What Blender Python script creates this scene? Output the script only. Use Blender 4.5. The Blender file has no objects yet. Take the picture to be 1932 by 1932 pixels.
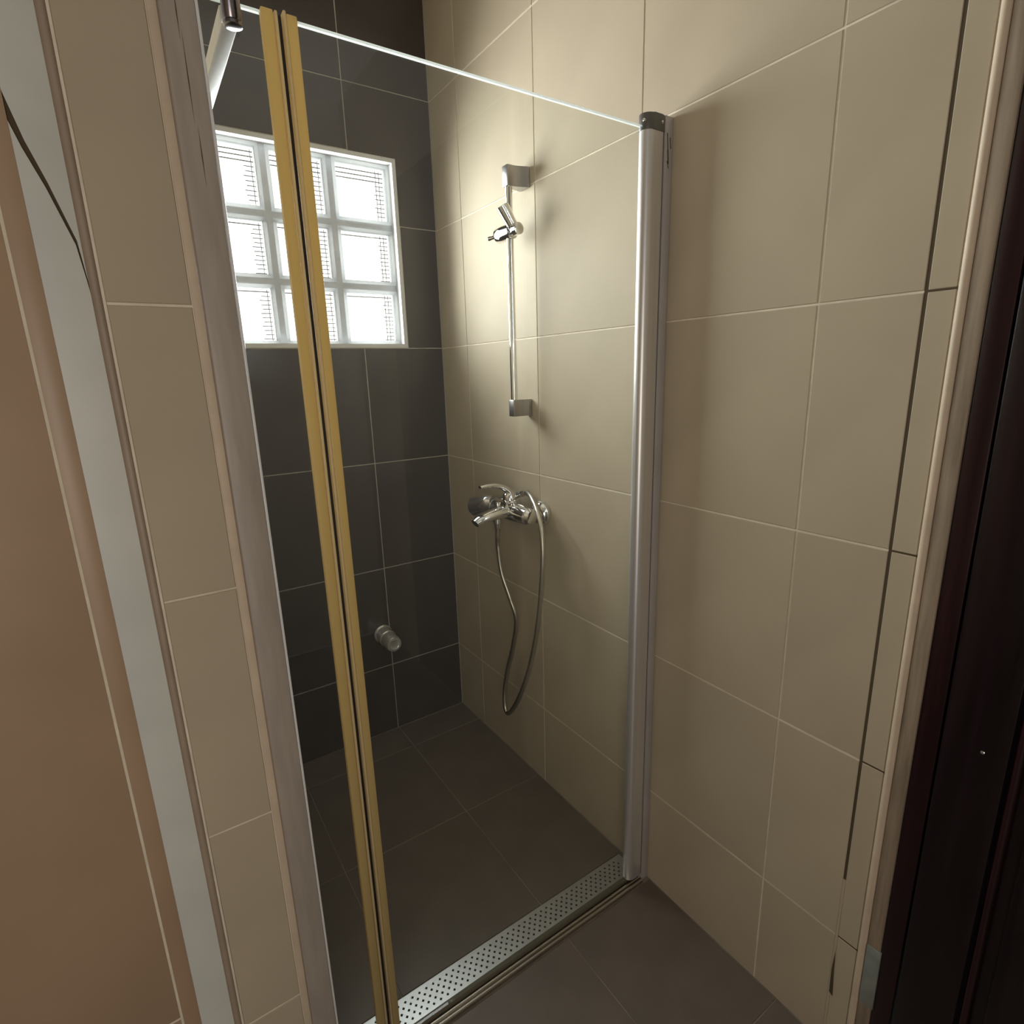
import bpy, bmesh, math, random
from mathutils import Vector, Matrix
random.seed(7)

# ------------------------------------------------------------------ camera, world, light, exposure
scene = bpy.context.scene
COL = scene.collection
YAW, PITCH, ROLL = 0.58420249, -0.24190702, -0.030203
CAM = Vector((-0.99805702, -1.94532738, 1.38485554))
F_PX = 1056.64
fw = Vector((math.sin(YAW) * math.cos(PITCH), math.cos(YAW) * math.cos(PITCH), math.sin(PITCH)))
rt = Vector((math.cos(YAW), -math.sin(YAW), 0.0))
up = rt.cross(fw)
r2 = rt * math.cos(ROLL) + up * math.sin(ROLL)
u2 = up * math.cos(ROLL) - rt * math.sin(ROLL)
cam_data = bpy.data.cameras.new('camera')
cam_data.sensor_fit = 'HORIZONTAL'
cam_data.sensor_width = 36.0
cam_data.lens = F_PX / 1932 * 36.0
cam_data.clip_start = 0.01
cam = bpy.data.objects.new('camera', cam_data)
COL.objects.link(cam)
M = Matrix.Identity(4)
for i in range(3):
    M[i][0], M[i][1], M[i][2], M[i][3] = r2[i], u2[i], -fw[i], CAM[i]
cam.matrix_world = M
scene.camera = cam

world = bpy.data.worlds.new('daylight')
scene.world = world
world.use_nodes = True
world.node_tree.nodes['Background'].inputs[0].default_value = (0.75, 0.85, 1.0, 1)
world.node_tree.nodes['Background'].inputs[1].default_value = 1.0

# added warm fill lamp, unseen, in a made-up doorway behind the camera
la = bpy.data.lights.new('doorway_fill', 'AREA')
la.shape = 'RECTANGLE'
la.size, la.size_y = 0.80, 1.0
la.energy = 8.0
la.color = (1.0, 0.84, 0.65)
lo = bpy.data.objects.new('doorway_fill', la)
COL.objects.link(lo)
lo.location = (-1.70, -2.98, 1.12)
lo.rotation_euler = (math.radians(90), 0, 0)      # faces +Y

# daylight that the glass block window throws into the shower
lw_ = bpy.data.lights.new('window_daylight', 'AREA')
lw_.shape = 'RECTANGLE'
lw_.size, lw_.size_y = 0.57, 0.57
lw_.energy = 13.0
lw_.color = (0.92, 0.98, 1.0)
lw_.spread = math.radians(128)
low = bpy.data.objects.new('window_daylight', lw_)
COL.objects.link(low)
low.location = (-0.445, 0.026, 1.788)
low.rotation_euler = (math.radians(-90), 0, 0)    # faces -Y

PANE_STRENGTH = 3.2

vs = scene.view_settings
vs.view_transform = 'Standard'
vs.look = 'None'
vs.gamma = 1.0
vs.use_curve_mapping = False
vs.exposure = 0.22

# ------------------------------------------------------------------ helpers
def new_mat(name):
    m = bpy.data.materials.new(name)
    m.use_nodes = True
    nt = m.node_tree
    return m, nt, nt.nodes['Principled BSDF']

def simple(name, col, rough=0.5, metal=0.0, noise=0.0, nscale=8.0, rnd=0.0, bump=0.0, bscale=60.0,
           spec=0.5, stretch=None, trans=0.0, ior=1.45):
    m, nt, p = new_mat(name)
    p.inputs['Roughness'].default_value = rough
    p.inputs['Metallic'].default_value = metal
    p.inputs['Specular IOR Level'].default_value = spec
    p.inputs['Base Color'].default_value = (*col, 1)
    if noise or bump:
        tc = nt.nodes.new('ShaderNodeTexCoord')
        src = tc.outputs['Object']
        if stretch:
            mp = nt.nodes.new('ShaderNodeMapping')
            mp.inputs['Scale'].default_value = stretch
            nt.links.new(src, mp.inputs['Vector'])
            src = mp.outputs['Vector']
    if noise:
        n = nt.nodes.new('ShaderNodeTexNoise')
        n.inputs['Scale'].default_value = nscale
        n.inputs['Detail'].default_value = 5
        nt.links.new(src, n.inputs['Vector'])
        mr = nt.nodes.new('ShaderNodeMapRange')
        mr.inputs['From Min'].default_value = 0.3
        mr.inputs['From Max'].default_value = 0.7
        mr.inputs['To Min'].default_value = 1 - noise
        mr.inputs['To Max'].default_value = 1 + noise
        nt.links.new(n.outputs['Fac'], mr.inputs['Value'])
        hs = nt.nodes.new('ShaderNodeHueSaturation')
        hs.inputs['Color'].default_value = (*col, 1)
        val = mr.outputs['Result']
        if rnd:
            oi = nt.nodes.new('ShaderNodeObjectInfo')
            m2 = nt.nodes.new('ShaderNodeMapRange')
            m2.inputs['To Min'].default_value = 1 - rnd
            m2.inputs['To Max'].default_value = 1 + rnd
            nt.links.new(oi.outputs['Random'], m2.inputs['Value'])
            mu = nt.nodes.new('ShaderNodeMath')
            mu.operation = 'MULTIPLY'
            nt.links.new(val, mu.inputs[0])
            nt.links.new(m2.outputs['Result'], mu.inputs[1])
            val = mu.outputs[0]
        nt.links.new(val, hs.inputs['Value'])
        nt.links.new(hs.outputs['Color'], p.inputs['Base Color'])
    if bump:
        n2 = nt.nodes.new('ShaderNodeTexNoise')
        n2.inputs['Scale'].default_value = bscale
        n2.inputs['Detail'].default_value = 4
        nt.links.new(src, n2.inputs['Vector'])
        b = nt.nodes.new('ShaderNodeBump')
        b.inputs['Strength'].default_value = bump
        b.inputs['Distance'].default_value = 0.002
        nt.links.new(n2.outputs['Fac'], b.inputs['Height'])
        nt.links.new(b.outputs['Normal'], p.inputs['Normal'])
    return m

def glass_mat(name, tint, rough=0.0, haze=0.0):
    """thin clear pane: lets light straight through, mirrors by Fresnel"""
    m = bpy.data.materials.new(name)
    m.use_nodes = True
    nt = m.node_tree
    nt.nodes.clear()
    out = nt.nodes.new('ShaderNodeOutputMaterial')
    mix = nt.nodes.new('ShaderNodeMixShader')
    tr = nt.nodes.new('ShaderNodeBsdfTransparent')
    gl = nt.nodes.new('ShaderNodeBsdfGlossy')
    lw = nt.nodes.new('ShaderNodeLayerWeight')
    lw.inputs['Blend'].default_value = 0.5
    pw = nt.nodes.new('ShaderNodeMath')
    pw.operation = 'POWER'
    pw.inputs[1].default_value = 5.0
    fr = nt.nodes.new('ShaderNodeMath')          # Schlick: 0.04 + 0.96 (1 - cos)^5
    fr.operation = 'MULTIPLY_ADD'
    fr.inputs[1].default_value = 0.96
    fr.inputs[2].default_value = 0.04
    nt.links.new(lw.outputs['Facing'], pw.inputs[0])
    nt.links.new(pw.outputs[0], fr.inputs[0])
    tr.inputs['Color'].default_value = (*tint, 1)
    gl.inputs['Roughness'].default_value = rough
    nt.links.new(fr.outputs[0], mix.inputs[0])
    nt.links.new(tr.outputs[0], mix.inputs[1])
    nt.links.new(gl.outputs[0], mix.inputs[2])
    if haze:                                     # weak even scatter, diffuse and translucent
        df = nt.nodes.new('ShaderNodeBsdfDiffuse')
        tl = nt.nodes.new('ShaderNodeBsdfTranslucent')
        ad = nt.nodes.new('ShaderNodeMixShader')
        nt.links.new(df.outputs[0], ad.inputs[1])
        nt.links.new(tl.outputs[0], ad.inputs[2])
        m2 = nt.nodes.new('ShaderNodeMixShader')
        m2.inputs[0].default_value = haze
        nt.links.new(mix.outputs[0], m2.inputs[1])
        nt.links.new(ad.outputs[0], m2.inputs[2])
        nt.links.new(m2.outputs[0], out.inputs['Surface'])
    else:
        nt.links.new(mix.outputs[0], out.inputs['Surface'])
    return m

def emit_mat(name, col, s):
    m = bpy.data.materials.new(name)
    m.use_nodes = True
    nt = m.node_tree
    nt.nodes.clear()
    out = nt.nodes.new('ShaderNodeOutputMaterial')
    e = nt.nodes.new('ShaderNodeEmission')
    e.inputs['Color'].default_value = (*col, 1)
    e.inputs['Strength'].default_value = s
    nt.links.new(e.outputs[0], out.inputs['Surface'])
    return m

def translucent_mat(name, col, fac=0.6, rough=0.25):
    m = bpy.data.materials.new(name)
    m.use_nodes = True
    nt = m.node_tree
    p = nt.nodes['Principled BSDF']
    out = nt.nodes['Material Output']
    p.inputs['Base Color'].default_value = (*col, 1)
    p.inputs['Roughness'].default_value = rough
    t = nt.nodes.new('ShaderNodeBsdfTranslucent')
    t.inputs['Color'].default_value = (*col, 1)
    mix = nt.nodes.new('ShaderNodeMixShader')
    mix.inputs[0].default_value = fac
    nt.links.new(p.outputs[0], mix.inputs[1])
    nt.links.new(t.outputs[0], mix.inputs[2])
    nt.links.new(mix.outputs[0], out.inputs['Surface'])
    return m

MAT = dict(
    beige=simple('beige_tile', (0.470, 0.395, 0.285), 0.60, spec=0.20, noise=0.05, nscale=5, rnd=0.025),
    dark=simple('dark_tile', (0.070, 0.058, 0.050), 0.20, noise=0.12, nscale=6, rnd=0.06, bump=0.02, bscale=7),
    floor=simple('floor_tile', (0.150, 0.122, 0.096), 0.42, noise=0.10, nscale=10, rnd=0.04, bump=0.05, bscale=50),
    grout_b=simple('cream_grout', (0.74, 0.66, 0.52), 0.85, noise=0.12, nscale=20),
    grout_d=simple('grey_grout', (0.48, 0.44, 0.38), 0.85, noise=0.15, nscale=20),
    grout_f=simple('floor_grout', (0.27, 0.235, 0.19), 0.9, noise=0.25, nscale=9),
    gap=simple('joint_shadow', (0.085, 0.060, 0.032), 0.95),  # brown shadow of unfilled joints as a flat colour; also backs other gaps
    white=simple('pale_glossy_strip', (0.66, 0.67, 0.62), 0.22, noise=0.06, nscale=7, bump=0.15, bscale=20),
    ceil=simple('ceiling_paint', (0.78, 0.76, 0.72), 0.9, noise=0.02),
    roomwall=simple('room_wall_tile', (0.42, 0.36, 0.28), 0.5, noise=0.04),
    panel=simple('tan_panel', (0.42, 0.29, 0.185), 0.38, noise=0.09, nscale=3, bump=0.02, bscale=6),
    edge=simple('cream_edge', (0.62, 0.50, 0.37), 0.55, noise=0.08, nscale=15),
    jamb=simple('aged_jamb', (0.39, 0.335, 0.28), 0.42, noise=0.10, nscale=6, stretch=(12, 12, 1.5), bump=0.10, bscale=14),
    alu=simple('satin_aluminium', (0.74, 0.72, 0.70), 0.36, metal=0.75, noise=0.04, nscale=5, stretch=(20, 20, 0.6)),
    alu_flat=simple('grey_channel', (0.46, 0.43, 0.41), 0.45, metal=0.2, noise=0.08, nscale=6),
    chrome=simple('chrome', (0.80, 0.79, 0.77), 0.07, metal=1.0),
    chrome_s=simple('satin_chrome', (0.42, 0.40, 0.38), 0.34, metal=1.0),
    chrome_d=simple('dark_chrome', (0.30, 0.27, 0.28), 0.20, metal=1.0),
    hose=simple('steel_hose', (0.62, 0.58, 0.50), 0.28, metal=1.0),
    capgrey=simple('grey_plastic', (0.11, 0.105, 0.09), 0.35),
    rubber=simple('black_rubber', (0.012, 0.010, 0.012), 0.5),
    seal=None,
    glass=glass_mat('clear_glass', (0.960, 0.970, 0.955), haze=0.007),
    glassedge=translucent_mat('glass_edge', (0.93, 0.97, 0.95), 0.75, 0.08),
    block=glass_mat('block_glass', (0.97, 0.98, 0.98)),
    blockrim=translucent_mat('block_rim', (0.90, 0.92, 0.93), 0.80),
    rib=simple('glass_rib', (0.22, 0.22, 0.22), 0.3),
    pane=emit_mat('daylit_pane', (1.0, 0.985, 0.95), PANE_STRENGTH),
    mortar=simple('mortar', (0.66, 0.70, 0.77), 0.8, noise=0.1, nscale=15),
    frame=simple('window_reveal', (0.72, 0.72, 0.72), 0.5, noise=0.06, nscale=12),
    grate=simple('steel_grate', (0.62, 0.63, 0.61), 0.34, metal=0.85, noise=0.06, nscale=30),
    drainhole=simple('drain_dark', (0.02, 0.02, 0.018), 0.8),
    sill=simple('sill_aluminium', (0.60, 0.56, 0.49), 0.30, metal=1.0),
    sillseal=simple('olive_seal', (0.13, 0.115, 0.075), 0.5),
    wood=simple('dark_mahogany', (0.009, 0.004, 0.006), 0.22, noise=0.5, nscale=4, stretch=(20, 20, 1.2)),
    woodred=simple('red_mahogany', (0.018, 0.005, 0.007), 0.25, noise=0.4, nscale=4, stretch=(20, 20, 1.2)),
    bare=simple('stained_jamb_wood', (0.30, 0.235, 0.17), 0.6, noise=0.28, nscale=3, stretch=(30, 30, 2.2)),
    tape=simple('masking_tape', (0.22, 0.235, 0.21), 0.7, noise=0.15, nscale=30),
    stain=simple('dark_stain', (0.07, 0.05, 0.025), 0.7),
    white_pl=simple('white_plastic', (0.75, 0.75, 0.74), 0.25),
)
MAT['seal'] = translucent_mat('yellowed_seal', (0.70, 0.55, 0.26), 0.5, 0.30)
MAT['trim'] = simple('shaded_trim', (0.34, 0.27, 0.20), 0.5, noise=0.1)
MAT['valve'] = simple('polished_valve', (0.84, 0.84, 0.83), 0.16, metal=0.65)
MAT['chrome_h'] = simple('handset_chrome', (0.66, 0.65, 0.63), 0.16, metal=0.9)
MAT['seal2'] = translucent_mat('pale_seal_edge', (0.82, 0.70, 0.44), 0.5, 0.25)

def link(o, parent=None):
    COL.objects.link(o)
    if parent is not None:
        o.parent = parent
        o.matrix_parent_inverse = Matrix.Translation(-Vector(parent.location))
    return o

def from_bm(name, bm, mat, parent=None, smooth=False, origin=None):
    bmesh.ops.recalc_face_normals(bm, faces=bm.faces)
    me = bpy.data.meshes.new(name)
    if origin is None:
        if bm.verts:
            lo_ = Vector([min(v.co[i] for v in bm.verts) for i in range(3)])
            hi_ = Vector([max(v.co[i] for v in bm.verts) for i in range(3)])
            origin = (lo_ + hi_) / 2
        else:
            origin = Vector((0, 0, 0))
    origin = Vector(origin)
    bmesh.ops.translate(bm, verts=bm.verts, vec=-origin)
    bm.to_mesh(me)
    bm.free()
    if smooth:
        for p in me.polygons:
            p.use_smooth = True
        try:
            me.set_sharp_from_angle(angle=math.radians(38))
        except Exception:
            pass
    me.materials.append(MAT[mat] if isinstance(mat, str) else mat)
    o = bpy.data.objects.new(name, me)
    o.location = origin
    return link(o, parent)

def box_bm(a, b, bevel=0.0, seg=2, bm=None):
    bm2 = bmesh.new()
    bmesh.ops.create_cube(bm2, size=1.0)
    a, b = Vector(a), Vector(b)
    c = (a + b) / 2
    d = Vector([abs(b[i] - a[i]) for i in range(3)])
    for v in bm2.verts:
        v.co = Vector([c[i] + v.co[i] * d[i] for i in range(3)])
    if bevel:
        bmesh.ops.bevel(bm2, geom=list(bm2.edges), offset=bevel, segments=seg, profile=0.5, affect='EDGES')
    if bm is None:
        return bm2
    tmp = bpy.data.meshes.new('tmp')
    bm2.to_mesh(tmp)
    bm2.free()
    bm.from_mesh(tmp)
    bpy.data.meshes.remove(tmp)
    return bm

def box(name, a, b, mat, parent=None, bevel=0.0, seg=2):
    return from_bm(name, box_bm(a, b, bevel, seg), mat, parent, smooth=bool(bevel))

def catmull(P, n=8):
    P = [Vector(p) for p in P]
    out = []
    for i in range(len(P) - 1):
        p0 = P[i - 1] if i > 0 else P[i] * 2 - P[i + 1]
        p1, p2 = P[i], P[i + 1]
        p3 = P[i + 2] if i + 2 < len(P) else P[i + 1] * 2 - P[i]
        for k in range(n):
            t = k / n
            out.append(0.5 * ((2 * p1) + (p2 - p0) * t + (2 * p0 - 5 * p1 + 4 * p2 - p3) * t * t
                              + (3 * p1 - p0 - 3 * p2 + p3) * t ** 3))
    out.append(P[-1])
    return out

def sweep_bm(path, radii, seg=16, bm=None, cap=True, flat=None):
    """circular (or flattened: flat=(a,b) scale) tube along a path with parallel transport"""
    bm = bm or bmesh.new()
    n = len(path)
    path = [Vector(p) for p in path]
    if not isinstance(radii, (list, tuple)):
        radii = [radii] * n
    t = (path[1] - path[0]).normalized()
    ref = Vector((0, 0, 1)) if abs(t.z) < 0.9 else Vector((1, 0, 0))
    nrm = (ref - t * ref.dot(t)).normalized()
    rings = []
    for i in range(n):
        if i == 0:
            t = (path[1] - path[0])
        elif i == n - 1:
            t = (path[-1] - path[-2])
        else:
            t = (path[i + 1] - path[i - 1])
        t = t.normalized()
        nrm = (nrm - t * nrm.dot(t)).normalized()
        bn = t.cross(nrm)
        sa, sb = (1, 1) if flat is None else (flat[i] if isinstance(flat, list) else flat)
        ring = [bm.verts.new(path[i] + (nrm * math.cos(2 * math.pi * k / seg) * sa
                                        + bn * math.sin(2 * math.pi * k / seg) * sb) * radii[i]) for k in range(seg)]
        rings.append(ring)
    for i in range(n - 1):
        for k in range(seg):
            bm.faces.new((rings[i][k], rings[i][(k + 1) % seg], rings[i + 1][(k + 1) % seg], rings[i + 1][k]))
    if cap:
        bm.faces.new(list(reversed(rings[0])))
        bm.faces.new(rings[-1])
    return bm

def tube(name, path, radii, mat, parent=None, seg=16, flat=None):
    return from_bm(name, sweep_bm(path, radii, seg, flat=flat), mat, parent, smooth=True)

def lathe(name, base, axis, prof, mat, parent=None, seg=28):
    """prof = [(distance along axis, radius)...]"""
    base, axis = Vector(base), Vector(axis).normalized()
    path = [base + axis * d for d, r in prof]
    # keep ring planes perpendicular to the axis
    bm = bmesh.new()
    ref = Vector((0, 0, 1)) if abs(axis.z) < 0.9 else Vector((1, 0, 0))
    a = (ref - axis * ref.dot(axis)).normalized()
    b = axis.cross(a)
    rings = []
    for (d, r), p in zip(prof, path):
        rings.append([bm.verts.new(p + (a * math.cos(2 * math.pi * k / seg) + b * math.sin(2 * math.pi * k / seg)) * max(r, 1e-5))
                      for k in range(seg)])
    for i in range(len(rings) - 1):
        for k in range(seg):
            bm.faces.new((rings[i][k], rings[i][(k + 1) % seg], rings[i + 1][(k + 1) % seg], rings[i + 1][k]))
    bm.faces.new(list(reversed(rings[0])))
    bm.faces.new(rings[-1])
    return from_bm(name, bm, mat, parent, smooth=True)

def extrude_poly(name, pts, vec, mat, parent=None, bevel=0.0, smooth=False):
    bm = bmesh.new()
    vec = Vector(vec)
    lo_ = [bm.verts.new(Vector(p)) for p in pts]
    hi_ = [bm.verts.new(Vector(p) + vec) for p in pts]
    n = len(pts)
    bm.faces.new(lo_)
    bm.faces.new(list(reversed(hi_)))
    for i in range(n):
        bm.faces.new((lo_[i], lo_[(i + 1) % n], hi_[(i + 1) % n], hi_[i]))
    if bevel:
        bmesh.ops.bevel(bm, geom=list(bm.edges), offset=bevel, segments=2, profile=0.5, affect='EDGES')
    return from_bm(name, bm, mat, parent, smooth=smooth or bool(bevel))

def struct(o):
    o['kind'] = 'structure'
    return o

def thing(name, label, cat, loc, group=None):
    o = bpy.data.objects.new(name, None)
    o.empty_display_size = 0.05
    o.location = loc
    COL.objects.link(o)
    o['label'] = label
    o['category'] = cat
    if group:
        o['group'] = group
    return o

def tag(o, label, cat, group=None):
    o['label'] = label
    o['category'] = cat
    if group:
        o['group'] = group
    return o

# ---- tiles: one object per tile, shared meshes for equal sizes
TILE_CACHE = {}
def tile(parent, mat, O, U, V, N, u0, u1, v0, v1, name='tile', joint=0.0032, depth=0.007, jit=0.0003):
    O, U, V, N = Vector(O), Vector(U), Vector(V), Vector(N)
    u0, u1 = min(u0, u1), max(u0, u1)
    v0, v1 = min(v0, v1), max(v0, v1)
    hu, hv = (u1 - u0 - joint) / 2, (v1 - v0 - joint) / 2
    key = (mat, tuple(U), tuple(V), round(hu, 5), round(hv, 5), depth)
    if key not in TILE_CACHE:
        c = 0.0010
        co = []
        for (a, b, w) in ((hu, hv, -depth), (hu, hv, -c), (hu - c, hv - c, 0)):
            co += [U * sa * a + V * sb * b + N * w for sa, sb in ((-1, -1), (1, -1), (1, 1), (-1, 1))]
        fc = [(8, 9, 10, 11)]
        for base in (0, 4):
            for k in range(4):
                fc.append((base + k, base + (k + 1) % 4, base + 4 + (k + 1) % 4, base + 4 + k))
        if U.cross(V).dot(N) < 0:
            fc = [tuple(reversed(f)) for f in fc]
        me = bpy.data.meshes.new(name)
        me.from_pydata([tuple(v) for v in co], [], fc)
        me.materials.append(MAT[mat])
        me.update()
        TILE_CACHE[key] = me
    o = bpy.data.objects.new(name, TILE_CACHE[key])
    o.location = O + U * (u0 + u1) / 2 + V * (v0 + v1) / 2 + N * random.uniform(-jit, jit)
    COL.objects.link(o)
    o.parent = parent
    o.matrix_parent_inverse = Matrix.Translation(-Vector(parent.location))
    return o

def poly_tile(parent, mat, pts3, N, depth=0.007, name='tile'):
    N = Vector(N)
    return extrude_poly(name, pts3, -N * depth, mat, parent)

# ------------------------------------------------------------------ the setting
CEIL = 2.60
ROWS = [0.0, 0.2846, 0.6846, 1.0846, 1.4846, 1.8846, 2.2846, CEIL]
REC = 0.0015       # grout sits this far behind the tile face

# floor -------------------------------------------------------------
floor = struct(box('floor', (-2.5, -3.0, -0.10), (0.12, 0.12, -REC), 'grout_f'))
fx = [0.0, -0.294, -0.694, -1.094, -1.494, -1.894, -2.294, -2.5]
def floor_tiles(xs, ys):
    for i in range(len(xs) - 1):
        for j in range(len(ys) - 1):
            tile(floor, 'floor', (0, 0, 0), (1, 0, 0), (0, 1, 0), (0, 0, 1), xs[i], xs[i + 1], ys[j], ys[j + 1],
                 joint=0.0028, depth=0.0012, jit=0.0001)
floor_tiles([0.0, -0.294, -0.694, -0.90], [0.0, -0.143, -0.556, -0.966])
floor_tiles([0.0, -0.294, -0.694, -1.003], [-1.076, -1.456, -1.856, -2.256, -2.656, -3.0])
floor_tiles([-1.003, -1.094, -1.494, -1.894, -2.294, -2.5], [-0.985, -1.056, -1.456, -1.856, -2.256, -2.656, -3.0])

# ceiling ----------------------------------------------------------
struct(box('ceiling', (-2.5, -3.0, CEIL), (0.12, 0.12, CEIL + 0.1), 'ceil'))

# right wall (beige), x = 0 ----------------------------------------
wall_right = struct(box('wall_right', (REC, -1.597, 0.0), (0.12, 0.0, CEIL), 'grout_b'))
VY = [0.0, -0.188, -0.596, -0.984, -1.399, -1.557]
for j in range(len(VY) - 1):
    for i in range(len(ROWS) - 1):
        tile(wall_right, 'beige', (0, 0, 0), (0, 1, 0), (0, 0, 1), (-1, 0, 0), VY[j], VY[j + 1], ROWS[i], ROWS[i + 1],
             joint=0.0034, depth=0.003)
# last cut strip: shadow in its unfilled joints painted as dark strips, smeared over near the floor
box('joint_filler', (REC - 0.0010, -1.5600, 0.0), (REC + 0.0006, -1.5555, 0.42), 'beige', wall_right)
box('joint_shadow', (REC - 0.0006, -1.5620, 0.42), (REC + 0.0006, -1.5555, CEIL), 'gap', wall_right)
for i in range(len(ROWS) - 1):
    tile(wall_right, 'beige', (0, 0, 0), (0, 1, 0), (0, 0, 1), (-1, 0, 0), -1.5590, -1.5975, ROWS[i], ROWS[i + 1],
         joint=0.0030, depth=0.003)
    if i:
        box('joint_shadow', (REC - 0.0008, -1.5965, ROWS[i] - 0.003), (REC + 0.0008, -1.5605, ROWS[i] + 0.003), 'gap', wall_right)
# mould streak low in the open joint
extrude_poly('stain', [(-0.0007, -1.5655, 0.135), (-0.0007, -1.5625, 0.19), (-0.0007, -1.5600, 0.245),
                       (-0.0007, -1.5575, 0.20), (-0.0007, -1.5585, 0.14)], (0.0004, 0, 0), 'stain', wall_right)

# edge trim, stained wooden jamb, dark door in the right wall ------
bm = sweep_bm([(-0.0005, -1.6045, 0.0), (-0.0005, -1.6045, 1.3), (-0.0005, -1.6045, CEIL)], 0.0066, 14)
struct(from_bm('trim_1', bm, 'edge', smooth=True))
trim2 = struct(box('trim_2', (-0.004, -1.634, 0.0), (0.12, -1.6115, CEIL), 'bare', bevel=0.002))
box('tape', (-0.0052, -1.6365, 0.185), (0.004, -1.612, 0.322), 'tape', trim2, bevel=0.0008)
box('gap', (0.002, -1.6115, 0.0), (0.11, -1.597, CEIL), 'gap', trim2)

door = struct(box('door_1', (0.004, -2.50, 0.006), (0.05, -1.6665, 2.08), 'wood', bevel=0.002))
box('door_frame', (-0.002, -1.6655, 0.0), (0.11, -1.6345, 2.13), 'woodred', door, bevel=0.003)
box('door_frame', (-0.002, -2.54, 0.0), (0.11, -2.503, 2.13), 'woodred', door, bevel=0.003)
box('door_frame', (-0.002, -2.54, 2.085), (0.11, -1.6345, 2.135), 'woodred', door, bevel=0.003)
box('stile', (-0.006, -1.752, 0.01), (0.006, -1.669, 2.075), 'wood', door, bevel=0.003)
box('stile', (-0.006, -2.498, 0.01), (0.006, -2.415, 2.075), 'wood', door, bevel=0.003)
tube('moulding', [(0.001, -1.762, 0.12), (0.001, -1.762, 1.0), (0.001, -1.762, 1.95)], 0.006, 'woodred', door, seg=10)
tube('moulding', [(0.001, -2.405, 0.12), (0.001, -2.405, 1.0), (0.001, -2.405, 1.95)], 0.006, 'woodred', door, seg=10)
box('panel', (-0.002, -2.39, 1.10), (0.008, -1.785, 1.94), 'wood', door, bevel=0.004)
box('panel', (-0.002, -2.39, 0.14), (0.008, -1.785, 0.98), 'wood', door, bevel=0.004)
box('rail', (-0.006, -2.415, 0.99), (0.006, -1.752, 1.09), 'wood', door, bevel=0.003)
lathe('screw', (-0.0055, -1.7215, 0.805), (-1, 0, 0), [(0, 0.0028), (0.0012, 0.0028), (0.0020, 0.0015), (0.0022, 0.0)], 'chrome', door, 12)
wall_r2 = struct(box('wall_right_lintel', (0.0, -2.54, 2.14), (0.12, -1.634, CEIL), 'roomwall'))
struct(box('wall_right_near', (0.0, -3.0, 0.0), (0.12, -2.541, CEIL), 'roomwall'))
struct(box('wall_right_outer', (0.051, -2.50, 0.0), (0.12, -1.667, 2.08), 'gap'))

# back wall (dark), y = 0, with the glass block window -------------
WX0, WX1, WZ0, WZ1 = -0.752, -0.138, 1.4862, 2.090      # opening in the tiling
bm = bmesh.new()
for a, b in (((-0.90, REC, 0), (0.12, 0.12, WZ0)), ((-0.90, REC, WZ1), (0.12, 0.12, CEIL)),
             ((-0.90, REC, WZ0), (WX0, 0.12, WZ1)), ((WX1, REC, WZ0), (0.12, 0.12, WZ1))):
    box_bm(a, b, bm=bm)
wall_back = struct(from_bm('wall_back', bm, 'grout_d'))
BX = [0.0, -0.298, -0.706, -0.90]
J = 0.0016
for i in range(len(ROWS) - 1):
    z0, z1 = ROWS[i], ROWS[i + 1]
    for k in range(3):
        x1, x0 = BX[k], BX[k + 1]
        kw = dict(joint=0.0034, depth=0.003)
        base = ((0, 0, 0), (1, 0, 0), (0, 0, 1), (0, -1, 0))
        if i == 4:                                   # beside the window
            if k == 0:
                tile(wall_back, 'dark', *base, WX1 + 0.002, x1, z0, z1, **kw)
            elif k == 2:
                tile(wall_back, 'dark', *base, x0, WX0 - 0.002, z0, z1, **kw)
        elif i == 5:                                 # cut round the window head
            if k == 0:
                p = [(x1 - J, z0 + J), (x1 - J, z1 - J), (x0 + J, z1 - J), (x0 + J, WZ1 + .002), (WX1 + .002, WZ1 + .002), (WX1 + .002, z0 + J)]
                poly_tile(wall_back, 'dark', [(a, 0, b) for a, b in p], (0, -1, 0), 0.003)
            elif k == 1:
                tile(wall_back, 'dark', *base, x0, x1, WZ1 + 0.002, z1, **kw)
            else:
                p = [(x0 + J, z0 + J), (x0 + J, z1 - J), (x1 - J, z1 - J), (x1 - J, WZ1 + .002), (WX0 - .002, WZ1 + .002), (WX0 - .002, z0 + J)]
                poly_tile(wall_back, 'dark', [(a, 0, b) for a, b in p], (0, -1, 0), 0.003)
        else:
            tile(wall_back, 'dark', *base, x0, x1, z0, z1, **kw)

# window: frame lining, mortar bed, nine glass blocks --------------
def ring_bm(x0, x1, z0, z1, t, y0, y1, bm=None):
    bm = bm or bmesh.new()
    for a, b in (((x0, y0, z0), (x1, y1, z0 + t)), ((x0, y0, z1 - t), (x1, y1, z1)),
                 ((x0, y0, z0 + t), (x0 + t, y1, z1 - t)), ((x1 - t, y0, z0 + t), (x1, y1, z1 - t))):
        box_bm(a, b, bm=bm)
    return bm
window = struct(from_bm('window_1', ring_bm(WX0, WX1, WZ0, WZ1, 0.013, -0.0012, 0.115), 'frame'))
bx_edges = [-0.1515, -0.3525, -0.5525, -0.7385]
bz_edges = [1.4995, 1.6885, 1.8825, 2.0765]
MJ = 0.010            # half mortar joint
bm = bmesh.new()
for x in bx_edges[1:3]:
    box_bm((x - MJ, 0.034, bz_edges[0]), (x + MJ, 0.112, bz_edges[3]), bm=bm)
for z in bz_edges[1:3]:
    for k in range(3):
        a, b = bx_edges[k + 1], bx_edges[k]
        box_bm((a + (MJ if k < 2 else 0), 0.034, z - MJ), (b - (MJ if k else 0), 0.112, z + MJ), bm=bm)
from_bm('mortar_joint', bm, 'mortar', window)
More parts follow.
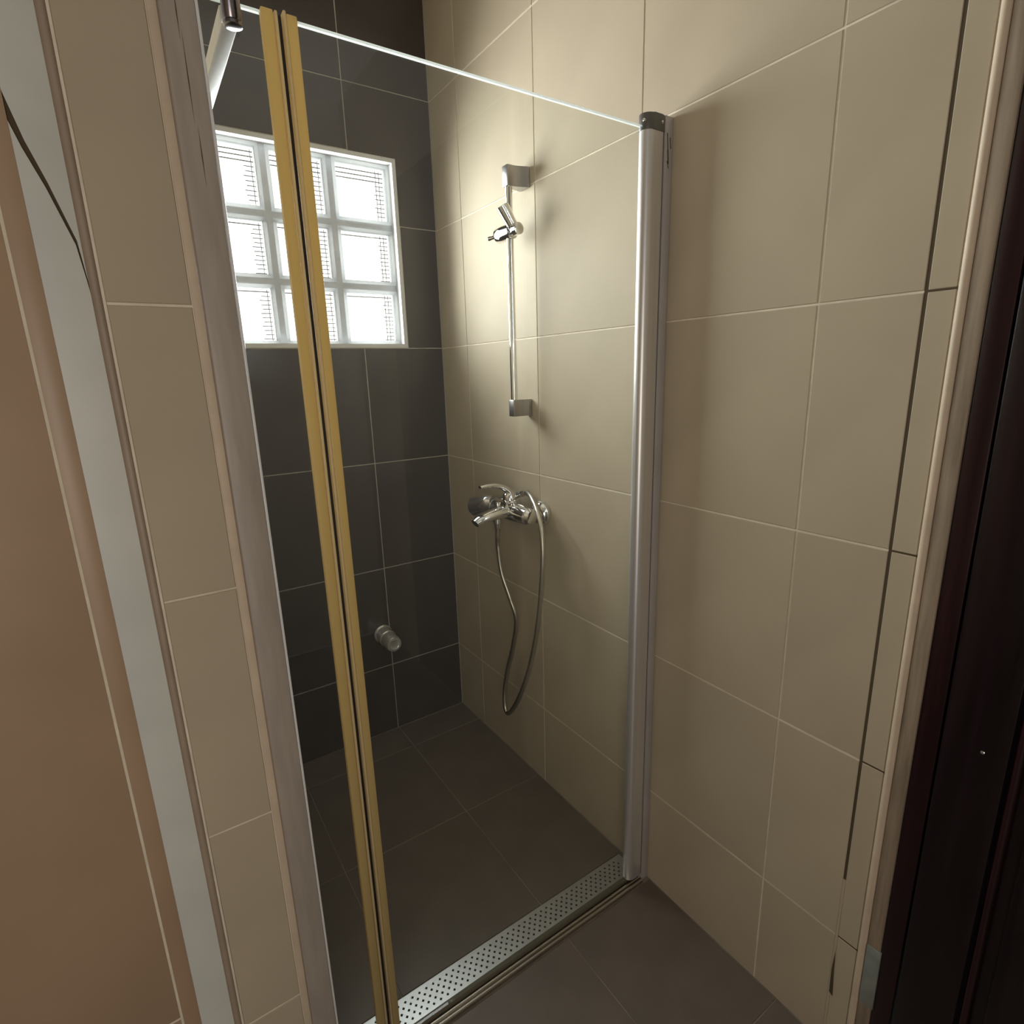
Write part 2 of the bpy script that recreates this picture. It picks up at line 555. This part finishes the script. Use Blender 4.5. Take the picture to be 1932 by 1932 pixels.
for c in range(3):
    for r in range(3):
        x0, x1 = bx_edges[c + 1] + MJ, bx_edges[c] - MJ
        z0, z1 = bz_edges[r] + (MJ if r else 0.001), bz_edges[r + 1] - (MJ if r < 2 else 0.001)
        if c == 0:
            x1 = bx_edges[c] - 0.001
        if c == 2:
            x0 = bx_edges[3] + 0.001
        # rim (the thick rounded edge of the block) is the block's main mesh
        blk = from_bm('glass_block', ring_bm(x0, x1, z0, z1, 0.010, 0.030, 0.050), 'blockrim', window)
        box('face', (x0 + 0.009, 0.032, z0 + 0.009), (x1 - 0.009, 0.038, z1 - 0.009), 'block', blk, bevel=0.0015)
        bmr = bmesh.new()
        w, h = x1 - x0 - 0.022, z1 - z0 - 0.022
        xa, xb, za, zb = x0 + 0.011, x1 - 0.011, z0 + 0.011, z1 - 0.011
        top = 3 if r == 2 else 1
        n = 12
        for k in range(n):
            z = zb - (k + 0.6) * h / n
            if k < top:
                xs, t = xa, 0.0034
            else:
                xs, t = xb - 0.030 + 0.010 * math.sin(k * 2.1) * 0.4, 0.0026
            box_bm((xs, 0.058, z - t / 2), (xb, 0.060, z + t / 2), bm=bmr)
        for q in ((0.012, 0.024) if c == 0 else (0.007,)):
            box_bm((xb - q - 0.0011, 0.060, za), (xb - q + 0.0011, 0.062, zb), bm=bmr)
        from_bm('ribs', bmr, 'rib', blk)
        box('backlit_pane', (x0 + 0.001, 0.092, z0 + 0.001), (x1 - 0.001, 0.098, z1 - 0.001), 'pane', blk)

# partition between shower and the left part of the room -----------
PY = -1.0535
partition = struct(box('wall_partition', (-1.003, PY + REC, 0.0), (-0.8995, -0.0 + 0.12, CEIL), 'grout_b'))
for i in range(len(ROWS) - 1):
    tile(partition, 'beige', (0, PY, 0), (1, 0, 0), (0, 0, 1), (0, -1, 0), -1.0045, -0.9075, ROWS[i], ROWS[i + 1],
         joint=0.0034, depth=0.003)
for i in range(len(ROWS) - 1):
    for (a, b) in ((-0.004, -0.40), (-0.40, -0.80), (-0.80, -1.045)):
        tile(partition, 'beige', (-0.8980, 0, 0), (0, 1, 0), (0, 0, 1), (1, 0, 0), a, b, ROWS[i], ROWS[i + 1], joint=0.0034, depth=0.003)
box('edge_strip', (-0.9080, PY - 0.0010, 0.0), (-0.8965, PY + 0.004, CEIL), 'edge', partition, bevel=0.001)
# rounded trim on the free corner, its shade put into a darker beige
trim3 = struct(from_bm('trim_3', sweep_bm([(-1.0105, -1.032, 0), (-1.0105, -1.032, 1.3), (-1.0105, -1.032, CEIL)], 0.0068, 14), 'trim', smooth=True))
jamb = struct(box('trim_4', (-0.8963, -1.0660, 0.0), (-0.8560, -1.0300, CEIL), 'jamb', bevel=0.003))
box('edge_bead', (-0.8562, -1.0655, 0.0), (-0.8525, -1.040, CEIL), 'white_pl', jamb, bevel=0.001)
# drying cracks in the jamb
for (x, z, L) in ((-0.8755, 1.70, 0.10), (-0.8725, 1.63, 0.07), (-0.878, 1.79, 0.06)):
    extrude_poly('crack', [(x, -1.0664, z), (x + 0.0006, -1.0664, z + L * .5), (x + 0.0001, -1.0664, z + L), (x - 0.0006, -1.0664, z + L * .5)],
                 (0, 0.0006, 0), 'stain', jamb)

# left wall beyond the partition, y = -0.97 -------------------------
LY = -0.970
wall_left = struct(box('wall_left', (-2.5, LY + 0.004, 0.0), (-1.003, LY + 0.12, CEIL), 'edge'))
box('panel', (-1.880, LY - 0.0015, 0.2865), (-1.0955, LY + 0.003, CEIL), 'panel', wall_left, bevel=0.0012)
box('panel', (-2.5, LY - 0.0015, 0.2865), (-1.883, LY + 0.003, CEIL), 'panel', wall_left, bevel=0.0012)
box('panel', (-1.880, LY - 0.0015, 0.0), (-1.0955, LY + 0.003, 0.2825), 'panel', wall_left, bevel=0.0012)
box('panel', (-2.5, LY - 0.0015, 0.0), (-1.883, LY + 0.003, 0.2825), 'panel', wall_left, bevel=0.0012)
box('panel', (-1.0920, LY - 0.0015, 0.0), (-1.0672, LY + 0.003, CEIL), 'panel', wall_left, bevel=0.0006)
box('joint', (-1.0962, LY - 0.0008, 0.0), (-1.0915, LY + 0.003, CEIL), 'grout_b', wall_left)
box('joint', (-2.5, LY - 0.0008, 0.2818), (-1.0962, LY + 0.003, 0.2872), 'grout_b', wall_left)
box('corner_bead', (-1.0062, PY - 0.0008, 0.0), (-1.0028, PY + 0.010, CEIL), 'grout_b', partition, bevel=0.0008)
# pale strip in two pieces, split by a slanting dark gap
def strip(name, pts, mat):
    return extrude_poly(name, [(x, LY - 0.0015, z) for x, z in pts], (0, 0.004, 0), mat, wall_left)
strip('pale_strip', [(-1.0672, 1.732), (-1.0552, 1.681), (-1.0405, 1.636), (-1.0222, 1.570), (-1.0185, 1.52), (-1.0125, 1.45), (-1.0125, CEIL), (-1.0672, CEIL)], 'white')
strip('pale_strip', [(-1.0672, 0.0), (-1.0145, 0.0), (-1.0145, 1.45), (-1.0197, 1.52), (-1.0242, 1.565), (-1.0432, 1.629), (-1.0590, 1.672), (-1.0672, 1.700)], 'white')
box('crack', (-1.0675, LY + 0.001, 1.40), (-1.0120, LY + 0.0045, 1.80), 'gap', wall_left)  # dark backing behind the slanting gap

# the rest of the room (behind and beside the camera) ----------------
struct(box('wall_far_left', (-2.6, -3.0, 0.0), (-2.5, LY + 0.12, CEIL), 'roomwall'))
bm = bmesh.new()
for a, b in (((-2.5, -3.1, 0), (-2.12, -3.0, CEIL)), ((-1.28, -3.1, 0), (0.12, -3.0, CEIL)), ((-2.12, -3.1, 2.12), (-1.28, -3.0, CEIL))):
    box_bm(a, b, bm=bm)
struct(from_bm('wall_front', bm, 'roomwall'))  # doorway opening added so the fill lamp can shine in

# ------------------------------------------------------------------ shower screen
GY = -1.050
GT = 1.851          # top of the glass
d = thing('shower_door', 'clear glass shower door panel with round hinge profile and yellowed edge seal', 'shower door', (-0.4, GY, 0))
g = box('glass', (-0.7470, GY - 0.003, 0.020), (-0.0600, GY + 0.003, GT), 'glass', d, bevel=0.0005, seg=1)
g['label'] = 'clear glass pane'
box('glass_top_edge', (-0.7380, GY - 0.0030, GT), (-0.0700, GY + 0.0030, GT + 0.0030), 'glassedge', d)
# hinge profile: half-round aluminium post
prof = []
for k in range(13):
    a = math.pi * (0.5 + k / 12)
    prof.append((-0.052 + 0.0185 * math.cos(a), GY + 0.0165 * math.sin(a)))
prof = [(-0.0260, GY + 0.0165)] + prof + [(-0.0260, GY - 0.0165)]
extrude_poly('hinge_post', [(x, y, 0.022) for x, y in prof], (0, 0, 1.826), 'alu', d, smooth=True)
box('groove', (-0.0262, GY - 0.0150, 0.022), (-0.0228, GY + 0.0150, 1.846), 'rubber', d)
cap = []
for k in range(13):
    a = math.pi * (0.5 + k / 12)
    cap.append((-0.052 + 0.0200 * math.cos(a), GY + 0.0180 * math.sin(a)))
cap = [(-0.0120, GY + 0.0150), (-0.030, GY + 0.0180)] + cap + [(-0.030, GY - 0.0180), (-0.0120, GY - 0.0150)]
cp = extrude_poly('end_cap', [(x, y, 1.846) for x, y in cap], (0, 0, 0.030), 'capgrey', d, bevel=0.002)
cp['label'] = 'dark grey plastic end cap'
for (x, y) in ((-0.0715, GY - 0.007), (-0.031, GY - 0.0180)):
    lathe('screw', (x, y, 1.862), (-0.6 if x < -.05 else 0.0, -1, 0), [(-0.001, 0.0030), (0.0008, 0.0030), (0.0016, 0.0016), (0.0018, 0)], 'chrome', cp, 12)
# seal of the door (right one of the two yellow strips)
s = box('seal', (-0.7455, GY - 0.0075, 0.030), (-0.7315, GY + 0.0055, 1.857), 'seal', d, bevel=0.0015)
s['label'] = 'yellowed plastic edge seal'
box('seal_lip', (-0.7500, GY - 0.0095, 0.030), (-0.7462, GY + 0.0055, 1.859), 'seal2', d, bevel=0.0012)
m_ = box('magnet_strip', (-0.7545, GY + 0.0010, 0.030), (-0.7502, GY + 0.006, 1.857), 'rubber', d, bevel=0.0008)
m_['label'] = 'dark magnetic strip'

p = thing('fixed_glass_panel', 'narrow fixed glass panel with yellowed seal beside the jamb', 'glass panel', (-0.81, GY, 0))
box('glass', (-0.8520, GY - 0.003, 0.020), (-0.7650, GY + 0.003, GT), 'glass', p, bevel=0.0005, seg=1)
box('glass_top_edge', (-0.8520, GY - 0.0030, GT), (-0.7770, GY + 0.0030, GT + 0.0030), 'glassedge', p)
s = box('seal', (-0.7775, GY - 0.0075, 0.030), (-0.7622, GY + 0.0055, 1.857), 'seal', p, bevel=0.0015)
s['label'] = 'yellowed plastic edge seal'
box('seal_lip', (-0.7612, GY - 0.0095, 0.030), (-0.7572, GY + 0.0055, 1.856), 'seal2', p, bevel=0.0012)

wc = tag(box('wall_channel', (-0.0225, -1.0690, 0.0015), (-0.0008, -1.0330, 1.876), 'alu_flat', bevel=0.0012),
         'flat grey aluminium wall channel holding the shower door on the beige tiles', 'wall channel')
for (x0, z0, x1, z1, w) in ((-0.017, 1.845, -0.014, 1.812, .0011), (-0.0145, 1.815, -0.012, 1.790, .0016), (-0.009, 1.838, -0.006, 1.818, .0009), (-0.016, 1.795, -0.011, 1.782, .0009)):
    extrude_poly('scratch', [(x0 - w, -1.0694, z0), (x0 + w, -1.0694, z0), (x1 + w, -1.0694, z1), (x1 - w, -1.0694, z1)], (0, 0.0006, 0), 'stain', wc)

# sill along the floor -----------------------------------------------
sl = thing('door_sill', 'low ridged aluminium sill rail on the floor under the shower door', 'sill', (-0.4, -1.06, 0))
box('sill_base', (-0.8520, -1.0745, 0.0004), (-0.0235, -1.0420, 0.0050), 'sill', sl, bevel=0.0008)
for y in (-1.0705, -1.0600):
    tube('ridge', [(-0.8515, y, 0.0065), (-0.44, y, 0.0065), (-0.0240, y, 0.0065)], 0.0042, 'sill', sl, seg=12)
box('seal_strip', (-0.8515, -1.0530, 0.0050), (-0.0400, -1.0430, 0.0195), 'sillseal', sl, bevel=0.001)

# linear drain --------------------------------------------------------
dr = thing('floor_drain', 'long perforated steel linear drain grate along the shower sill', 'drain', (-0.45, -1.0, 0))
DX0, DX1, DY0, DY1 = -0.888, -0.012, -1.0345, -0.9690
box('channel', (DX0 + 0.002, DY0 + 0.002, -0.0014), (DX1 - 0.002, DY1 - 0.002, 0.0003), 'drainhole', dr)
bm = bmesh.new()
ZT = 0.0030
nrow, per = 5, 0.0175
mar = 0.0075
rh = (DY1 - DY0 - 2 * mar) / nrow
def quadf(a, b, c, e):
    bm.faces.new([bm.verts.new(v) for v in (a, b, c, e)])
quadf((DX0, DY0, ZT), (DX1, DY0, ZT), (DX1, DY0 + mar, ZT), (DX0, DY0 + mar, ZT))
quadf((DX0, DY1 - mar, ZT), (DX1, DY1 - mar, ZT), (DX1, DY1, ZT), (DX0, DY1, ZT))
for r in range(nrow):
    y0 = DY0 + mar + r * rh
    y1 = y0 + rh
    off = (per / 2) if r % 2 else 0.0
    n = int((DX1 - DX0 - 0.03) / per)
    xs = DX0 + 0.012 + off
    quadf((DX0, y0, ZT), (xs, y0, ZT), (xs, y1, ZT), (DX0, y1, ZT))
    for k in range(n):
        x0, x1 = xs + k * per, xs + (k + 1) * per
        cx, cy, hr = (x0 + x1) / 2, (y0 + y1) / 2, 0.0036
        corners = [(x0, y0), (x1, y0), (x1, y1), (x0, y1)]
        hole = [(cx, cy - hr), (cx + hr, cy), (cx, cy + hr), (cx - hr, cy)]
        vc = [bm.verts.new((a, b, ZT)) for a, b in corners]
        vh = [bm.verts.new((a, b, ZT)) for a, b in hole]
        vl = [bm.verts.new((a, b, 0.0008)) for a, b in hole]
        for q in range(4):
            bm.faces.new((vc[q], vc[(q + 1) % 4], vh[q]))
            bm.faces.new((vh[q], vc[(q + 1) % 4], vh[(q + 1) % 4]))
            bm.faces.new((vh[q], vh[(q + 1) % 4], vl[(q + 1) % 4], vl[q]))
    xe = xs + n * per
    quadf((xe, y0, ZT), (DX1, y0, ZT), (DX1, y1, ZT), (xe, y1, ZT))
for (a, b) in (((DX0, DY0), (DX1, DY0)), ((DX1, DY0), (DX1, DY1)), ((DX1, DY1), (DX0, DY1)), ((DX0, DY1), (DX0, DY0))):
    quadf((a[0], a[1], 0.0), (b[0], b[1], 0.0), (b[0], b[1], ZT), (a[0], a[1], ZT))
bmesh.ops.remove_doubles(bm, verts=bm.verts, dist=1e-5)
from_bm('grate', bm, 'grate', dr)

# stabiliser bar with clamp at the top of the fixed panel --------------
sb = thing('support_bar', 'bright square support bar with dark round clamp at top of glass', 'support bar', (-0.815, -0.5, 1.84))
box('bar', (-0.8250, -1.0420, 1.8320), (-0.8040, -0.0005, 1.8530), 'alu', sb, bevel=0.0025)
lathe('clamp', (-0.8145, -1.0610, 1.8215), (0, 0, 1), [(0, 0.0095), (0.001, 0.0112), (0.004, 0.0116), (0.0055, 0.0105), (0.007, 0.0116), (0.072, 0.0116), (0.074, 0.010)], 'chrome_d', sb)

# ------------------------------------------------------------------ slide bar on the right wall
RY, RX = -0.5505, -0.055
rl = thing('slide_bar', 'chrome vertical shower slide bar with empty tilted handset holder', 'slide bar', (-0.03, RY, 1.27))
tube('tube', [(RX, RY, 1.265), (RX, RY, 1.6), (RX, RY, 1.925)], 0.0100, 'chrome', rl, seg=24)
# top bracket: wave-shaped in plan
def bracket(zlo, zhi, wave):
    n = 12
    a, b = [], []
    for k in range(n + 1):
        t = k / n
        x = (RX - 0.0125) + (0.0670) * t
        hw = 0.0135 - 0.003 * math.sin(math.pi * min(t * 1.2, 1)) + (0.010 * t * t if wave else 0)
        a.append((x, RY - hw * 1.05, 0))
        b.append((x, RY + hw * 0.9, 0))
    outline = a + list(reversed(b))
    return extrude_poly('bracket', [(min(x, -0.0006), y, zlo) for x, y, _ in outline], (0, 0, zhi - zlo), 'chrome_s', rl, bevel=0.002)
bracket(1.876, 1.927, True)
bracket(1.262, 1.310, False)
# sliding holder
SZ = 1.765
sd = lathe('slider', (RX, RY - 0.046, SZ), (0, 1, 0), [(0, 0.007), (0.0005, 0.012), (0.002, 0.0155), (0.016, 0.017), (0.0165, 0.0135), (0.034, 0.0135), (0.0345, 0.020), (0.070, 0.0215), (0.098, 0.0215), (0.102, 0.019), (0.103, 0.0)], 'chrome', rl)
lathe('lever_pin', (RX, RY + 0.055, SZ), (-0.15, 1, 0.0), [(0, 0.0055), (0.034, 0.0050), (0.036, 0.0062), (0.043, 0.0062), (0.045, 0.004)], 'chrome', sd, 14)
ax = Vector((-0.52, 0.10, 0.85)).normalized()
c0 = Vector((RX + 0.010, RY - 0.022, SZ - 0.010))
cupo = lathe('holder_cup', c0, ax, [(0, 0.010), (0.003, 0.0135), (0.030, 0.0150), (0.080, 0.0175), (0.081, 0.0165), (0.080, 0.0145), (0.040, 0.012), (0.040, 0.0)], 'chrome', sd)

# ------------------------------------------------------------------ mixer tap
MY, MZ, MX = -0.530, 0.968, -0.062
mx = thing('shower_mixer', 'chrome single lever bath mixer tap on the beige tiled wall', 'mixer tap', (-0.0, MY, MZ))
for y in (MY - 0.077, MY + 0.077):
    lathe('rosette', (-0.0006, y, MZ), (-1, 0, 0), [(0, 0.040), (0.004, 0.0405), (0.012, 0.038), (0.022, 0.0320), (0.030, 0.022), (0.034, 0.016), (0.048, 0.015)], 'chrome', mx)
lathe('body', (MX, MY - 0.108, MZ), (0, 1, 0), [(0, 0.010), (0.003, 0.0190), (0.012, 0.0245), (0.014, 0.0225), (0.018, 0.0265), (0.055, 0.0295), (0.108, 0.0310), (0.161, 0.0295), (0.198, 0.0265), (0.202, 0.0225), (0.204, 0.0245), (0.213, 0.0190), (0.216, 0.010)], 'chrome', mx)
sp = catmull([(MX + 0.010, MY, MZ + 0.006), (MX - 0.035, MY, MZ + 0.004), (MX - 0.080, MY, MZ - 0.001), (MX - 0.116, MY, MZ - 0.008), (MX - 0.134, MY, MZ - 0.016)], 6)
ns = len(sp)
from_bm('spout', sweep_bm(sp, [0.0265 - 0.0090 * (k / (ns - 1)) for k in range(ns)], 20, flat=[(0.80 - 0.1 * k / ns, 1.08) for k in range(ns)]), 'chrome', mx, smooth=True)
lathe('diverter', (MX - 0.054, MY, MZ - 0.010), (0, 0, -1), [(0, 0.012), (0.018, 0.0125), (0.019, 0.0105), (0.036, 0.0085)], 'chrome', mx, 18)
lathe('diverter_knob', (MX - 0.052, MY, MZ + 0.014), (0, 0, 1), [(0, 0.006), (0.012, 0.006), (0.013, 0.009), (0.022, 0.0085), (0.024, 0.005)], 'chrome', mx, 16)
lathe('cartridge', (MX, MY, MZ + 0.014), (-0.25, 0, 1), [(0, 0.0235), (0.022, 0.0235), (0.024, 0.0215), (0.028, 0.0215), (0.030, 0.0230), (0.044, 0.0200), (0.052, 0.012), (0.054, 0)], 'chrome', mx)
lv = catmull([(MX + 0.004, MY, MZ + 0.050), (MX - 0.020, MY, MZ + 0.074), (MX - 0.050, MY, MZ + 0.088), (MX - 0.085, MY, MZ + 0.0925), (MX - 0.112, MY, MZ + 0.0915)], 6)
nl = len(lv)
from_bm('lever', sweep_bm(lv, [0.0150 - 0.0080 * (k / (nl - 1)) for k in range(nl)], 16, flat=[(0.75 - 0.15 * k / nl, 1.05 + .15 * k / nl) for k in range(nl)]), 'chrome', mx, smooth=True)

# hand shower resting on the tap ---------------------------------------
hs = thing('hand_shower', 'chrome hand shower lying across the mixer tap', 'hand shower', (-0.1, -0.5, 1.0))
h0, h1 = Vector((-0.022, -0.528, 1.019)), Vector((-0.060, -0.296, 0.941))
hd = (h1 - h0).normalized()
L = (h1 - h0).length
lathe('handle', h0, hd, [(0, 0.0085), (0.012, 0.0100), (0.04, 0.0100), (L * 0.40, 0.0100), (L - 0.098, 0.0150)], 'chrome_h', hs, 20)
hb = h0 + hd * (L - 0.100)
lathe('head', hb, hd, [(0, 0.0150), (0.010, 0.0235), (0.022, 0.0280), (0.055, 0.0310), (0.092, 0.0345), (0.097, 0.0345), (0.100, 0.0320), (0.1005, 0.0300), (0.099, 0.028), (0.099, 0.0)], 'chrome_h', hs)
lathe('hose_nut', h0 - hd * 0.017, hd, [(0, 0.0075), (0.001, 0.0095), (0.0165, 0.0105), (0.017, 0.0085)], 'chrome', hs, 8)

hose_pts = [(-0.116, MY, 0.928), (-0.1155, -0.526, 0.895), (-0.113, -0.522, 0.862), (-0.11, -0.533, 0.778), (-0.1, -0.563, 0.696), (-0.09, -0.578, 0.626),
            (-0.085, -0.547, 0.52), (-0.085, -0.505, 0.405), (-0.09, -0.491, 0.309), (-0.095, -0.514, 0.261), (-0.095, -0.574, 0.333),
            (-0.095, -0.639, 0.461), (-0.09, -0.679, 0.594), (-0.085, -0.7, 0.721), (-0.08, -0.71, 0.855), (-0.073, -0.698, 0.940),
            (-0.060, -0.664, 0.988), (-0.042, -0.612, 1.018), (-0.028, -0.570, 1.027), tuple(h0 - hd * 0.0175)]
hp = catmull(hose_pts, 12)
bm = bmesh.new()
# wound metal sleeve: fine ridges along the hose
dense = []
for a, b in zip(hp[:-1], hp[1:]):
    m = max(1, int((b - a).length / 0.0022))
    for k in range(m):
        dense.append(a.lerp(b, k / m))
dense.append(hp[-1])
rad = [0.0072 + (0.0007 if k % 2 else -0.0004) for k in range(len(dense))]
ho = tag(from_bm('shower_hose', sweep_bm(dense, rad, 12, bm=bm), 'hose', smooth=False),
         'silver flexible metal shower hose hanging in a loop below the tap', 'hose')
for pl in ho.data.polygons:
    pl.use_smooth = True

# stop valve on the dark wall --------------------------------------------
KX, KZ = -0.326, 0.424
kv = thing('stop_valve', 'small bright chrome stop valve on the dark tiled back wall', 'valve', (KX, 0, KZ))
lathe('flange', (KX, -0.0006, KZ), (0, -1, 0), [(0, 0.036), (0.003, 0.036), (0.006, 0.0325)], 'valve', kv)
lathe('valve_body', (KX, -0.0066, KZ), (0, -1, 0), [(0, 0.0310), (0.010, 0.0325), (0.046, 0.0325), (0.048, 0.0300), (0.052, 0.0285)], 'valve', kv)
lathe('turn_cap', (KX, -0.0586, KZ), (0, -1, 0), [(0, 0.0285), (0.001, 0.0305), (0.050, 0.0295), (0.055, 0.0265), (0.056, 0.019), (0.0545, 0.017), (0.0545, 0)], 'valve', kv)
